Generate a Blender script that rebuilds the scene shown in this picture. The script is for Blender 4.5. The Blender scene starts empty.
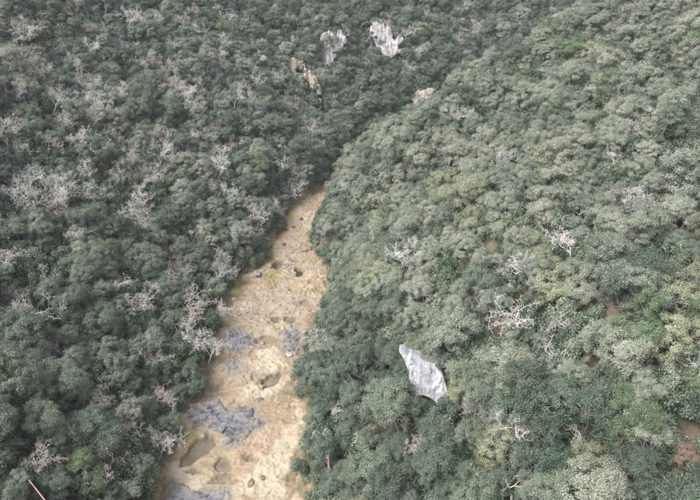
import bpy, math, random
import numpy as np
from mathutils import Vector, Matrix
random.seed(11); RNG = np.random.default_rng(11)
R = math.radians
scene = bpy.context.scene
C = scene.collection

# ------------------------------------------------------------------ camera, sky, sun, exposure
CAM_H, PITCH, F = 70.0, R(32.0), 606.2          # metres, rad, focal length in photo pixels (700 wide)
cam = bpy.data.cameras.new('Camera'); cam_o = bpy.data.objects.new('Camera', cam); C.objects.link(cam_o)
cam_o.location = (0, 0, CAM_H); cam_o.rotation_euler = (R(90) - PITCH, 0, 0)
cam.sensor_width = 36; cam.lens = 36 * F / 700; cam.clip_start = 0.5; cam.clip_end = 2000
scene.camera = cam_o
HAZE = .00022
SUN_EL, SUN_AZ = R(54), R(-118)                   # light comes from the left and slightly behind the camera
world = bpy.data.worlds.new('World'); scene.world = world; world.use_nodes = True
wn = world.node_tree.nodes; wl = world.node_tree.links
bg = wn['Background']; sky = wn.new('ShaderNodeTexSky'); sky.sky_type = 'NISHITA'; sky.sun_disc = False
sky.sun_elevation = SUN_EL; sky.sun_rotation = SUN_AZ; sky.dust_density = 4.0; sky.air_density = 1.0; sky.ozone_density = 1.0
hs = wn.new('ShaderNodeHueSaturation'); hs.inputs['Saturation'].default_value = 0.15   # overcast: grey-white cloud light
wl.new(sky.outputs[0], hs.inputs['Color']); wl.new(hs.outputs[0], bg.inputs['Color']); bg.inputs['Strength'].default_value = 0.115
sun = bpy.data.lights.new('Sun', 'SUN'); sun.energy = 1.35; sun.angle = R(28); sun.color = (1, .98, .955)
sun_o = bpy.data.objects.new('Sun', sun); C.objects.link(sun_o)
sd_ = Vector((math.sin(SUN_AZ) * math.cos(SUN_EL), math.cos(SUN_AZ) * math.cos(SUN_EL), math.sin(SUN_EL)))
sun_o.rotation_euler = sd_.to_track_quat('Z', 'Y').to_euler(); sun_o.location = (-60, -30, 160)
vs = scene.view_settings; vs.view_transform = 'Standard'; vs.look = 'None'; vs.gamma = 1; vs.exposure = 1.45; vs.use_curve_mapping = False
scene.cycles.max_bounces = 2; scene.cycles.diffuse_bounces = 1; scene.cycles.adaptive_threshold = .03; scene.cycles.glossy_bounces = 1; scene.cycles.transmission_bounces = 1; scene.cycles.volume_bounces = 1
scene.render.resolution_x = 1024; scene.render.resolution_y = 731

# ------------------------------------------------------------------ helpers: noise, pixels, polygons
PERM = np.random.default_rng(3).integers(0, 256, 512)
VAL = np.random.default_rng(4).random(256) * 2 - 1
def vnoise(x, y, z=None, seed=0):
    x = np.asarray(x, float) + seed * 17.31; y = np.asarray(y, float) + seed * 9.77
    z = np.zeros_like(x) if z is None else np.asarray(z, float)
    xi, yi, zi = np.floor(x).astype(int), np.floor(y).astype(int), np.floor(z).astype(int)
    fx, fy, fz = x - xi, y - yi, z - zi
    fx, fy, fz = [t * t * (3 - 2 * t) for t in (fx, fy, fz)]
    def hsh(a, b, c): return VAL[PERM[(PERM[(PERM[a & 255] + b) & 255] + c) & 255]]
    def lp(a, b, t): return a + (b - a) * t
    r = [lp(lp(hsh(xi, yi, zi + k), hsh(xi + 1, yi, zi + k), fx), lp(hsh(xi, yi + 1, zi + k), hsh(xi + 1, yi + 1, zi + k), fx), fy) for k in (0, 1)]
    return lp(r[0], r[1], fz)
def fbm(x, y, z=None, o=4, seed=0, gain=.5):
    s = 0; a = 1; f = 1
    for k in range(o):
        s = s + a * vnoise(np.asarray(x) * f, np.asarray(y) * f, None if z is None else np.asarray(z) * f, seed + k * 3); a *= gain; f *= 2.03
    return s
def sstep(a, b, x): t = np.clip((x - a) / (b - a), 0, 1); return t * t * (3 - 2 * t)
CP, SP = math.cos(PITCH), math.sin(PITCH)
def ray(px, py):
    u, v = (px - 350) / F, (250 - py) / F
    return np.array([u, CP + v * SP, -SP + v * CP])
def onz(px, py, z=0.0):
    d = ray(px, py); t = (z - CAM_H) / d[2]; return np.array([d[0] * t, d[1] * t])
def project(x, y, z):
    zz = np.asarray(z) - CAM_H; dep = y * CP - zz * SP; up = y * SP + zz * CP
    dep_ = np.maximum(dep, 1e-3)
    return 350 + F * x / dep_, 250 - F * up / dep_, dep
def inpoly(x, y, poly):
    x = np.asarray(x, float); y = np.asarray(y, float); c = np.zeros(x.shape, bool); n = len(poly)
    for i in range(n):
        x0, y0 = poly[i]; x1, y1 = poly[i - 1]
        if y0 == y1: continue
        c ^= ((y0 > y) != (y1 > y)) & (x < (x1 - x0) * (y - y0) / (y1 - y0) + x0)
    return c
def sdf(x, y, poly):
    d = np.full(np.shape(x), 1e9); n = len(poly)
    for i in range(n):
        a = np.array(poly[i - 1], float); b = np.array(poly[i], float); e = b - a; L = max(e @ e, 1e-9)
        t = np.clip(((x - a[0]) * e[0] + (y - a[1]) * e[1]) / L, 0, 1)
        d = np.minimum(d, np.hypot(x - a[0] - t * e[0], y - a[1] - t * e[1]))
    return np.where(inpoly(x, y, poly), -d, d)
def Z1(pts): return [(150 + a / 4.12, 380 + b / 4.12) for a, b in pts]
def Z2(pts): return [(180 + a / 4.17, 280 + b / 4.17) for a, b in pts]
def Z3(pts): return [(230 + a / 4.54, 180 + b / 4.54) for a, b in pts]
def ell(cx, cy, rx, ry, rot=0, n=16):
    return [(cx + rx * math.cos(t) * math.cos(rot) - ry * math.sin(t) * math.sin(rot), cy + rx * math.cos(t) * math.sin(rot) + ry * math.sin(t) * math.cos(rot)) for t in [2 * math.pi * k / n for k in range(n)]]
def W(poly, z=0.0): return [tuple(onz(a, b, z)) for a, b in poly]

# ------------------------------------------------------------------ the stream bed outline and the valley
BED_L = [(325, 187), (307, 199), (289, 211), (283, 231), (270, 246), (270, 259), (250, 272), (232, 284), (228, 302), (218, 321), (213, 340), (211, 361), (206, 383), (200, 398), (190, 402), (177, 414), (174, 428), (172, 448), (165, 465), (163, 499)]
BED_R = [(331, 187), (318, 211), (310, 233), (308, 248), (318, 262), (330, 275), (327, 290), (320, 306), (313, 324), (303, 348), (295, 364), (291, 381), (294, 400), (309, 414), (305, 438), (293, 458), (292, 477), (305, 499)]
BED_PX = BED_L + [(150, 540), (322, 540)] + BED_R[::-1]
left_w = [(118, 222), (62, 210), (25, 192), (3, 167.5), (-5, 150)] + [tuple(onz(*p)) for p in BED_L] + [(-27, 25), (-30, -45)]
right_w = [(118.6, 221), (63, 209.2), (26, 191.2), (4, 166.6), (-4, 149.4)] + [tuple(onz(p[0] + 2, p[1])) for p in BED_R] + [(-3, 25), (-6, -45)]
BED_W = [(210, 238)] + left_w + right_w[::-1] + [(210, 231)]
CENT = [((a[0] + b[0]) / 2, (a[1] + b[1]) / 2) for a, b in zip(
    [(210, 238), (118, 224), (62, 212), (25, 194), (3, 169)] + [tuple(onz(*p)) for p in BED_L[::3]] + [(-27, 25), (-30, -45)],
    [(210, 231), (122, 218), (66, 206), (31, 188), (9, 163)] + [tuple(onz(*p)) for p in BED_R[::3]] + [(-3, 25)] * 2)]
# right-hand side of the valley: everything enclosed between the stream and the east
RIGHT_REGION = [(210, 234), (120, 221), (64, 209), (28, 191), (6, 166), (-4, 150)] + [((onz(*a)[0] + onz(*b)[0]) / 2, (onz(*a)[1] + onz(*b)[1]) / 2) for a, b in
    [((307, 199), (318, 211)), ((283, 231), (310, 233)), ((270, 259), (318, 262)), ((228, 302), (320, 306)), ((211, 361), (295, 364)), ((177, 414), (309, 414)), ((165, 465), (293, 458)), ((163, 499), (305, 499))]] + [(-15, 25), (-18, -80), (400, -80), (400, 234)]
def height(x, y):
    x = np.asarray(x, float); y = np.asarray(y, float)
    d = np.maximum(sdf(x, y, BED_W), 0)
    right = inpoly(x, y, RIGHT_REGION)
    big = fbm(x / 34, y / 34, o=3, seed=5) * 3.2 * np.clip(d / 14, 0, 1) + fbm(x / 9, y / 9, o=3, seed=8) * .7 * np.clip(d / 4, 0, 1)
    bank = 1.5 * sstep(0, 2.5, d)
    hl = bank + .60 * d; hl = np.where(hl > 62, 62 + (hl - 62) * .35, hl)
    sr = .50 + .31 * sstep(25, 122, y)
    hr = bank + sr * d
    over = np.maximum(y - 127 - .10 * x, 0)
    hr = hr - np.minimum(.85 * over ** 2 / (over + 8), np.maximum(hr - bank - .35 * d, 0))
    hr = np.where(hr > 72, 72 + (hr - 72) * .25, hr)
    return np.where(right, hr, hl) + big
HG = None
def hit(px, py, lift=0.0):
    d = ray(px, py); t = np.arange(25, 420, .4); x, y, z = d[0] * t, d[1] * t, CAM_H + d[2] * t
    k = np.argmax(z < height(x, y) + lift); return np.array([x[k], y[k], z[k]])

# ------------------------------------------------------------------ helpers: materials and meshes
def mat(name, rough=.8, spec=.3):
    m = bpy.data.materials.new(name); m.use_nodes = True; nt = m.node_tree; b = nt.nodes['Principled BSDF']
    b.inputs['Roughness'].default_value = rough; b.inputs['Specular IOR Level'].default_value = spec
    return m, nt, b
def N(nt, typ, **kw):
    n = nt.nodes.new(typ)
    for k, v in kw.items(): setattr(n, k, v)
    return n
def mixc(nt, a, b, f, mode='MIX'):
    n = N(nt, 'ShaderNodeMix', data_type='RGBA', blend_type=mode)
    for sock, v in ((n.inputs[6], a), (n.inputs[7], b), (n.inputs[0], f)):
        if hasattr(v, 'links') or hasattr(v, 'is_linked'): nt.links.new(v, sock)
        elif isinstance(v, (int, float)): sock.default_value = v
        else: sock.default_value = (*v, 1)
    return n.outputs[2]
def noise_n(nt, scale, detail=5, rough=.6, vec=None, dim='3D'):
    n = N(nt, 'ShaderNodeTexNoise'); n.inputs['Scale'].default_value = scale; n.inputs['Detail'].default_value = detail; n.inputs['Roughness'].default_value = rough
    if vec is not None: nt.links.new(vec, n.inputs['Vector'])
    return n.outputs['Fac']
def ramp(nt, fac, stops):
    n = N(nt, 'ShaderNodeValToRGB'); cr = n.color_ramp
    while len(cr.elements) < len(stops): cr.elements.new(.5)
    for e, (p, c) in zip(cr.elements, stops): e.position = p; e.color = (*c, 1) if len(c) == 3 else c
    nt.links.new(fac, n.inputs[0]); return n.outputs[0]
def bump(nt, b, fac, strength, dist):
    n = N(nt, 'ShaderNodeBump'); n.inputs['Strength'].default_value = strength; n.inputs['Distance'].default_value = dist
    nt.links.new(fac, n.inputs['Height']); nt.links.new(n.outputs[0], b.inputs['Normal'])
def np_mesh(name, verts, faces, mats, cols=None, smooth=False):
    """faces: int array (n,3) or (n,4)"""
    me = bpy.data.meshes.new(name); verts = np.asarray(verts, np.float32); faces = np.asarray(faces, np.int32); k = faces.shape[1]
    me.vertices.add(len(verts)); me.vertices.foreach_set('co', verts.ravel())
    me.loops.add(faces.size); me.loops.foreach_set('vertex_index', faces.ravel())
    me.polygons.add(len(faces)); me.polygons.foreach_set('loop_start', np.arange(0, faces.size, k, dtype=np.int32))
    if smooth: me.polygons.foreach_set('use_smooth', np.ones(len(faces), bool))
    me.update(calc_edges=True); me.validate()
    if cols is not None:
        a = me.color_attributes.new('Col', 'FLOAT_COLOR', 'POINT'); cc = np.ones((len(verts), 4), np.float32); cc[:, :3] = cols
        a.data.foreach_set('color', cc.ravel())
    for m in (mats if isinstance(mats, (list, tuple)) else [mats]): me.materials.append(m)
    return me
def link(name, me, parent=None):
    o = bpy.data.objects.new(name, me); C.objects.link(o)
    if parent is not None: o.parent = parent
    return o
def tag(o, label=None, cat=None, group=None, kind=None):
    for k, v in (('label', label), ('category', cat), ('group', group), ('kind', kind)):
        if v: o[k] = v
    return o
def grid(x0, x1, y0, y1, step):
    xs = np.arange(x0, x1 + 1e-6, step); ys = np.arange(y0, y1 + 1e-6, step); X, Y = np.meshgrid(xs, ys)
    n, m = len(xs), len(ys); i = np.arange(n * m).reshape(m, n)
    f = np.stack([i[:-1, :-1], i[:-1, 1:], i[1:, 1:], i[1:, :-1]], -1).reshape(-1, 4)
    return X.ravel(), Y.ravel(), f
def keep(f, ok, *arrs):
    f = f[ok[f].all(1)]; used = np.zeros(len(ok), bool); used[f] = True; idx = np.cumsum(used) - 1
    return (idx[f],) + tuple(a[used] for a in arrs)
def lerp(a, b, t): return a + (np.asarray(b) - a) * np.asarray(t)[..., None]

# rock / soil materials: colour = vertex albedo x fine grain
def ground_mat(name, scale, bs, bd, rough=.9, var=.35):
    m, nt, b = mat(name, rough, .25); at = N(nt, 'ShaderNodeAttribute', attribute_name='Col'); geo = N(nt, 'ShaderNodeNewGeometry')
    f1 = noise_n(nt, scale, 8, .7, geo.outputs['Position']); f2 = noise_n(nt, scale * 7, 4, .7, geo.outputs['Position'])
    g = ramp(nt, f1, [(.3, (1 - var,) * 3), (.7, (1 + var * .6,) * 3)]); g2 = ramp(nt, f2, [(.3, (.78,) * 3), (.7, (1.12,) * 3)])
    c = mixc(nt, mixc(nt, at.outputs['Color'], g, 1.0, 'MULTIPLY'), g2, 1.0, 'MULTIPLY'); nt.links.new(c, b.inputs['Base Color'])
    bump(nt, b, f1, bs, bd); return m
M_soil = ground_mat('forest_soil', 1.2, .8, .15, var=.5)
M_bed = ground_mat('limestone_bed', 2.6, .7, .07, var=.26)
M_grey = ground_mat('grey_rock', 2.2, .8, .12, var=.4)

# ------------------------------------------------------------------ features of the bed, from the photograph
SLAB_A = Z1([(108, 112), (170, 92), (300, 78), (322, 130), (400, 103), (440, 128), (432, 160), (508, 180), (440, 205), (390, 245), (330, 288), (300, 290), (318, 240), (270, 215), (225, 205), (180, 190), (130, 150)])
SLAB_B = Z1([(40, 560), (62, 480), (84, 408), (122, 420), (200, 460), (330, 455), (345, 500), (340, 560)])
SLAB_C = Z2([(178, 300), (186, 232), (236, 205), (300, 240), (327, 298), (240, 312)])
SLAB_D = Z2([(426, 226), (478, 204), (506, 232), (506, 312), (466, 335), (434, 300)])
SLAB_E = Z2([(192, 360), (240, 345), (290, 385), (270, 415), (215, 405)])
POOL_1 = Z1([(118, 322), (130, 352), (180, 342), (240, 302), (276, 262), (272, 224), (240, 214), (180, 258)])
POOL_2 = Z1(ell(306, 350, 38, 30)); POOL_3 = Z1(ell(175, 380, 27, 14)); POOL_4 = Z1(ell(290, 402, 46, 15, -.2))
POOL_5 = Z2([(332, 412), (380, 392), (440, 385), (425, 420), (385, 445), (345, 458)])
POOL_6 = Z2(ell(362, 250, 52, 20)); HOLE_7 = Z1(ell(203, 180, 30, 20)); HOLE_8 = Z3(ell(216, 388, 26, 26)); POOL_9 = Z3(ell(320, 415, 24, 22, .5))
POOL_10 = Z3(ell(301, 367, 13, 8)); POOL_11 = Z3(ell(352, 322, 18, 8)); POOL_12 = Z2(ell(400, 165, 22, 15)); POOL_13 = Z2(ell(460, 166, 30, 16)); POOL_14 = Z2(ell(524, 92, 28, 12)); POOL_15 = Z1(ell(416, 326, 20, 14, -.5)); POOL_16 = Z1(ell(136, 383, 8, 7))
DEPR = [(POOL_1, .85), (POOL_2, .5), (POOL_3, .3), (POOL_4, .35), (POOL_5, .7), (POOL_6, .4), (HOLE_7, .6), (HOLE_8, 1.5), (POOL_9, 1.1), (POOL_10, .5), (POOL_11, .5), (POOL_12, .45), (POOL_13, .45), (POOL_14, .4), (POOL_15, .25), (POOL_16, .2)]
PINK = Z1([(325, 305), (400, 235), (515, 205), (525, 250), (455, 325), (420, 380), (375, 425), (360, 380), (400, 320)])
MOSS = [Z1(ell(140, 170, 34, 52)), Z1(ell(160, 232, 40, 22)), Z3(ell(188, 440, 46, 30, -.5)), Z3(ell(280, 150, 40, 30)), Z2(ell(235, 40, 40, 45))]
PALE = [Z1([(330, 470), (370, 410), (480, 330), (560, 200), (640, 240), (580, 330), (560, 500)]), Z2([(330, 300), (400, 290), (420, 330), (450, 360), (420, 380), (330, 400), (320, 350)]), Z1(ell(470, 40, 90, 30, -.3)), Z1(ell(150, 400, 110, 45, .5))]
def warp(x, y, a=.35, s=.9, sd=0): return x + a * fbm(x / s, y / s, o=3, seed=20 + sd), y + a * fbm(x / s, y / s, o=3, seed=31 + sd)

def bed_relief(x, y):
    z = .42 * fbm(x / 6.5, y / 5, o=4, seed=40) + .08 * fbm(x / 1.3, y / 1.1, o=3, seed=44)
    q = fbm(x / 5, y / 2.2, o=3, seed=47) * 2.2 + y * .22                      # worn ledges crossing the bed
    st = (q - np.floor(q)); z = z + .42 * sstep(.0, .12, st) * (1 - st) * (.35 + .65 * sstep(60, 75, y))
    q2 = fbm(x / 2.5, y / 3, o=3, seed=52) * 1.6 + x * .30 + y * .12; s2 = q2 - np.floor(q2); z = z + .20 * sstep(0, .15, s2) * (1 - s2)
    z = z - .10 * np.maximum(0, .12 - np.abs(fbm(x / 2.4, y / 3.4, o=3, seed=56))) / .12 + .018 * fbm(x / .45, y / .4, o=3, seed=58)
    wx, wy = warp(x, y, .42, 1.1)
    for p, dep in DEPR:
        s = sdf(wx, wy, W(p)); z = np.where(s < 1.2, z * sstep(-.2, 1.2, s) , z); z = z - dep * (1 - sstep(-.55, .12, s)) + .10 * np.exp(-(np.maximum(s, 0) / .35) ** 2) * (s > 0)
    return z
# ---- hillside: one sheet
CLEAR = [((598, 318), 2.1, (.21, .165, .13)), ((616, 330), 2.0, (.21, .165, .13)), ((490, 254), 1.1, (.24, .18, .135)), ((688, 446), 1.4, (.19, .13, .10)), ((694, 468), 1.3, (.19, .13, .10)), ((420, 100), 1.8, (.30, .25, .19)), ((473, 315), .9, (.25, .17, .12))]
CLEAR_W = [(hit(*p), r, c) for p, r, c in CLEAR]
gx, gy, gf = grid(-185, 175, -45, 345, 1.6)
gz = height(gx, gy); gd = sdf(gx, gy, BED_W)
gz = np.where(gd < -.4, -2.6, gz) + np.where(gd > .5, fbm(gx / 3, gy / 3, o=3, seed=60) * .25, 0)
gc = lerp(np.array([.060, .048, .034]), (.10, .075, .052), sstep(-.3, .5, fbm(gx / 7, gy / 7, seed=62)))
gc = lerp(gc, (.035, .042, .022), sstep(.1, .7, fbm(gx / 5, gy / 5, seed=66)))
gc = lerp(gc, (.33, .25, .15), 1 - sstep(.2, 1.8, gd))
for p, r, c in CLEAR_W:
    dd = np.hypot(gx - p[0], gy - p[1]) + fbm(gx / 2, gy / 2, seed=68) * .8; gc = lerp(gc, c, 1 - sstep(r * .9, r * 1.5, dd))
tag(link('hillside', np_mesh('hillside', np.stack([gx, gy, gz], 1), gf, M_soil, gc, True)), 'wooded valley slopes of brown soil and leaf litter under the trees', 'hillside', kind='structure')

# ---- stream bed: worn ochre limestone, finer sheet
bx, by, bf = grid(-32, 14, 20, 172, .17)
bd = sdf(bx, by, BED_W); ok = bd < 2.2
bf, bx, by, bd = keep(bf, ok, bx, by, bd)
bz = bed_relief(bx, by) + np.where(bd > 0, bd * .55, 0)
bz = np.where(bd > 1.2, bz - (bd - 1.2) * 3, bz)
def bed_colour(x, y, d):
    n1 = fbm(x / 4, y / 4, o=5, seed=70); n2 = fbm(x / 1.2, y / 1.0, o=4, seed=75); n3 = fbm(x / 8, y / 2.5, o=4, seed=79); n4 = fbm(x / 2.2, y / .8, o=4, seed=71)
    f1 = fbm(x / 3 + fbm(x / 3, y / 5, seed=91), y / 7 + fbm(x / 2, y / 3, seed=93) * .8, o=5, seed=95, gain=.6)
    c = lerp(np.array([.375, .298, .197]), (.445, .37, .265), sstep(-.4, .6, n1)); c = lerp(c, (.285, .215, .145), .8 * sstep(.05, .6, f1)); c = lerp(c, (.31, .24, .165), .6 * sstep(.1, .7, n2))
    c = lerp(c, (.20, .15, .10), .55 * (1 - sstep(.0, .09, np.abs(fbm(x / 2.4, y / 3.4, o=3, seed=56)))))
    c = lerp(c, (.24, .19, .14), .18 * sstep(.35, .75, fbm(x / .5, y / .45, o=3, seed=59)))
    c = lerp(c, (.30, .25, .215), .65 * sstep(.15, .55, n3) * sstep(66, 78, y)); c = lerp(c, (.26, .19, .115), .6 * sstep(.3, .7, n4))
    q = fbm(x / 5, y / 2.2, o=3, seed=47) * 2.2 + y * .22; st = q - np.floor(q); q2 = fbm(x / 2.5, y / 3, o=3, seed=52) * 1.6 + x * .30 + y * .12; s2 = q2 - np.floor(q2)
    foot_shade = sstep(-.5, .4, fbm(x / 2, y / 2, o=3, seed=84))                       # patchy shade painted into the colour along the foot of the ledges
    c = lerp(c, (.17, .13, .09), .62 * foot_shade * (1 - sstep(.0, .10, st)) * (.4 + .6 * sstep(60, 75, y))); c = lerp(c, (.19, .145, .10), .5 * foot_shade * (1 - sstep(.0, .07, s2)))
    wx, wy = warp(x, y, .5, 1.2, 1)
    for p in PALE: c = lerp(c, (.47, .41, .32), .7 * (1 - sstep(-.6, .6, sdf(wx, wy, W(p)))))
    c = lerp(c, (.38, .265, .205), .6 * (1 - sstep(-.8, .7, sdf(wx, wy, W(PINK)) + .5 * n2)))
    for p in MOSS: c = lerp(c, (.20, .19, .065), .8 * (1 - sstep(-.7, .6, sdf(wx, wy, W(p)) + .8 * n2)))
    wx, wy = warp(x, y, .42, 1.1)
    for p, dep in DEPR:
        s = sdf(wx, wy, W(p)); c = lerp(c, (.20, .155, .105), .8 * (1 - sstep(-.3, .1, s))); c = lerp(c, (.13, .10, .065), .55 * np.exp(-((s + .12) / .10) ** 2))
    for p in (SLAB_A, SLAB_B, SLAB_C, SLAB_D, SLAB_E): c = lerp(c, (.225, .205, .19), .7 * (1 - sstep(-.2, 1.3, sdf(wx, wy, W(p)) + .7 * n2)))
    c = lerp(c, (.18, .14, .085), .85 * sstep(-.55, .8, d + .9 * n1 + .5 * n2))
    return c
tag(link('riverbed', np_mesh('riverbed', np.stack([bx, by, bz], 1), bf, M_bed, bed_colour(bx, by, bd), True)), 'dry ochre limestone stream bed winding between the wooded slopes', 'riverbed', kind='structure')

# ---- grey rough slabs lying in the bed: each a thing
def slab(poly, name, label, hgt, seed, grp='grey rock slabs in the stream bed'):
    w = W(poly); a = np.array(w); c0 = a.mean(0)
    x, y, f = grid(a[:, 0].min() - .6, a[:, 0].max() + .6, a[:, 1].min() - .6, a[:, 1].max() + .6, .17)
    wx, wy = warp(x, y, .30, 1.1, seed); s = sdf(wx, wy, w); f, x, y, s = keep(f, s < .32, x, y, s)
    top = hgt * (.75 + .3 * fbm(x / 2.5, y / 2.5, seed=seed)); n = fbm(x / .75, y / .6, o=5, seed=seed + 5, gain=.6)
    z = np.where(s > 0, -.5 * s / .3, 0) + .8 * bed_relief(x, y) + top * (1 - sstep(-.45, .3, s)) + n * .06 * (1 - sstep(-.3, .3, s)) - .03 - np.where(s > .2, .5, 0)
    cr = np.maximum(0, .10 - np.abs(fbm(x / 1.6, y / 1.0, o=3, seed=seed + 9))) * 2.2 + .35 * sstep(.55, .8, fbm(x / .8, y / .7, o=3, seed=seed + 15)); z = z - cr * .55
    c = lerp(np.array([.125, .122, .135]), (.215, .21, .23), sstep(-.5, .6, n)); c = lerp(c, (.075, .07, .065), sstep(.08, .3, cr) * .8); c = lerp(c, (.30, .25, .19), .75 * sstep(-.55, .1, s + .45 * n)); c = lerp(c, (.20, .175, .145), .4 * sstep(.2, .7, fbm(x / 1.9, y / 1.9, seed=seed + 12)))
    o = link(name, np_mesh(name, np.stack([x - c0[0], y - c0[1], z], 1), f, M_grey, c, True)); o.location = (c0[0], c0[1], 0)
    return tag(o, label, 'rock slab', grp)
slab(SLAB_A, 'rock_slab', 'large jagged lavender-grey rock slab lying above the long shallow pool', .35, 101)
slab(SLAB_B, 'rock_slab', 'grey pitted rock slab at the lowest visible end of the stream bed', .35, 131)
slab(SLAB_C, 'rock_slab', 'rounded blue-grey rock slab on the left half of the mid stream bed', .4, 161)
slab(SLAB_D, 'rock_slab', 'upright oval blue-grey rock slab beside the right edge of the stream bed', .45, 191)
slab(SLAB_E, 'rock_slab', 'small faint grey rock slab just below the rounded blue-grey slab', .14, 221)

# ---- murky pools left in the potholes: water belongs to the setting
def water_mat(name, col, rough):
    m, nt, b = mat(name, rough, .35); geo = N(nt, 'ShaderNodeNewGeometry'); f = noise_n(nt, .9, 5, .65, geo.outputs['Position'])
    nt.links.new(ramp(nt, f, [(.3, tuple(c * .65 for c in col)), (.7, tuple(c * 1.25 for c in col))]), b.inputs['Base Color'])
    bump(nt, b, noise_n(nt, 6, 3, .5, geo.outputs['Position']), .08, .02); return m
M_mud = water_mat('murky_water', (.165, .135, .10), .3); M_green = water_mat('green_water', (.035, .045, .022), .12); M_olive = water_mat('olive_water', (.13, .125, .085), .25)
def pool(poly, dep, label, m=M_mud):
    w = W(poly); a = np.array(w); c0 = a.mean(0); x, y, f = grid(a[:, 0].min() - .3, a[:, 0].max() + .3, a[:, 1].min() - .3, a[:, 1].max() + .3, .15)
    wx, wy = warp(x, y, .42, 1.1); s = sdf(wx, wy, w); f, x, y = keep(f, s < .05, x, y)
    o = link('rock_pool', np_mesh('rock_pool', np.stack([x - c0[0], y - c0[1], 0 * x], 1), f, m, None, True)); o.location = (c0[0], c0[1], -dep * .62)
    tag(o, label, 'pool', 'pools in the stream bed', 'structure')
pool(POOL_1, .85, 'long brown shallow pool below the large jagged grey slab'); pool(POOL_2, .5, 'round brown pool right of the long shallow pool')
pool(POOL_5, .7, 'crescent brown pool below the two blue-grey slabs'); pool(POOL_9, 1.1, 'small round dark green pool in the upper stream bed', M_green)
pool(POOL_12, .45, 'small dark pool above the oval slab, left of its twin', M_olive); pool(POOL_13, .45, 'small dark pool above the oval slab, right of its twin', M_olive)

# ---- rock faces standing out of the slopes
def rock_face(poly, name, label, seed, tilt=70, res=.22, cols=((.50, .485, .50), (.36, .35, .37), (.42, .30, .20)), streak=.2, frag=0.0, thick=7, lift=.6, grp=None, relief=1.0, wob=1.0):
    a = np.array(poly, float); cpx = a.mean(0); P = hit(cpx[0], a[:, 1].max() - .12 * np.ptp(a[:, 1]), lift); nh = np.array([-P[0], -P[1], 0.]); nh /= np.linalg.norm(nh)
    n = nh * math.sin(R(tilt)) + np.array([0, 0, math.cos(R(tilt))]); U = np.cross([0, 0, 1.], n); U /= np.linalg.norm(U); V = np.cross(n, U)
    pl = []
    for px, py in poly:
        d = ray(px, py); t = ((P - [0, 0, CAM_H]) @ n) / (d @ n); q = np.array([0, 0, CAM_H]) + d * t - P; pl.append((q @ U, q @ V))
    b = np.array(pl); u, v, f = grid(b[:, 0].min() - .6, b[:, 0].max() + .6, b[:, 1].min() - .6, b[:, 1].max() + .6, res)
    wu, wv = u + wob * .5 * fbm(u / 1.2, v / 1.5, seed=seed), v + wob * .4 * fbm(u / 1.2, v / 1.5, seed=seed + 3)
    s0 = sdf(wu, wv, pl); s = s0 - .35 * (frag > 0) + frag * sstep(-1.7, -.3, s0) * np.maximum(fbm(u / 1.5, v / 1.9, o=4, seed=seed + 20) - .15, 0) * 3
    f, u, v, s = keep(f, s < res * 1.6, u, v, s)
    col = fbm(u / streak / 4, v / 2.6, o=4, seed=seed + 7); blk = fbm(u / 1.5, v / 1.1, o=4, seed=seed + 9); crk = np.abs(fbm(u / .9, v / 2.5, o=3, seed=seed + 13))
    dz = relief * (.45 * blk + .22 * col) - min(relief, .5) * .5 * np.maximum(0, .14 - crk) / .14 - np.where(s > -res, np.minimum((s + res) / res, 2) ** 2 * thick / 4, 0)
    p = P + u[:, None] * U + v[:, None] * V + (dz + .9)[:, None] * n
    c = lerp(np.array(cols[0]), cols[1], sstep(-.2, .5, col)); c = lerp(c, cols[2], .75 * sstep(.25, .7, fbm(u / 1.4, v / 2.2, o=4, seed=seed + 17))); c = lerp(c, (.07, .07, .065), .8 * (1 - sstep(.0, .09, crk))); c = lerp(c, (.13, .125, .12), (.38 + .32 * (frag > 0)) * sstep(.3, .6, fbm(u / .55, v / 2.4, o=4, seed=seed + 23, gain=.6)))
    o = link(name, np_mesh(name, p - P, f, M_grey, c, True)); o.location = P; tag(o, label, 'rock face', grp); return P
Z8 = lambda pts: [(370 + a / 5.56, 330 + b / 5.56) for a, b in pts]
FACE_SX = 1.16
ZC = lambda pts: [(260 + a / 3.89, b / 3.89) for a, b in pts]
FACE_1 = Z8([(163, 112), (250, 138), (340, 178), (372, 230), (402, 330), (402, 390), (350, 405), (290, 360), (230, 358), (205, 310), (205, 230), (180, 150)])
FACE_1 = [(399 + (x - 399) * FACE_SX, y) for x, y in FACE_1]
CLIFF_A = ZC([(225, 180), (250, 130), (265, 120), (285, 150), (315, 120), (340, 108), (345, 150), (325, 190), (300, 210), (275, 245), (255, 250), (235, 215)])
CLIFF_B = ZC([(435, 95), (460, 88), (485, 100), (510, 120), (525, 150), (545, 140), (558, 160), (545, 190), (520, 215), (495, 225), (470, 190), (445, 155), (430, 190), (420, 160)])
CLIFF_A = [(x, y + (4 if y > 50 else -1)) for x, y in CLIFF_A]; CLIFF_B = [(x, y + (4 if y > 45 else -1)) for x, y in CLIFF_B]
CLIFF_C = ZC([(380, 110), (400, 85), (420, 78), (425, 92), (400, 105), (385, 125), (372, 128)])
CLIFF_D = ZC([(170, 250), (190, 275), (215, 300), (240, 345), (248, 400), (235, 440), (212, 440), (235, 395), (215, 345), (180, 310), (165, 275)])
CLIFF_E = ZC([(108, 235), (130, 230), (165, 235), (172, 262), (150, 275), (160, 300), (130, 300), (112, 270)])
CLIFF_F = [(402, 105), (409, 97), (419, 92), (430, 87), (437, 91), (430, 99), (417, 108)]
ochre = ((.46, .425, .36), (.38, .355, .315), (.40, .355, .25))
rock_face(FACE_1, 'rock_face', 'pale lavender-white rock face among dark trees on the lower right slope', 300, tilt=60, cols=((.54, .54, .585), (.41, .412, .455), (.45, .42, .42)), relief=.09, res=.12, wob=.3)
g_ = 'pale cliffs on the far slope'
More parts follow.
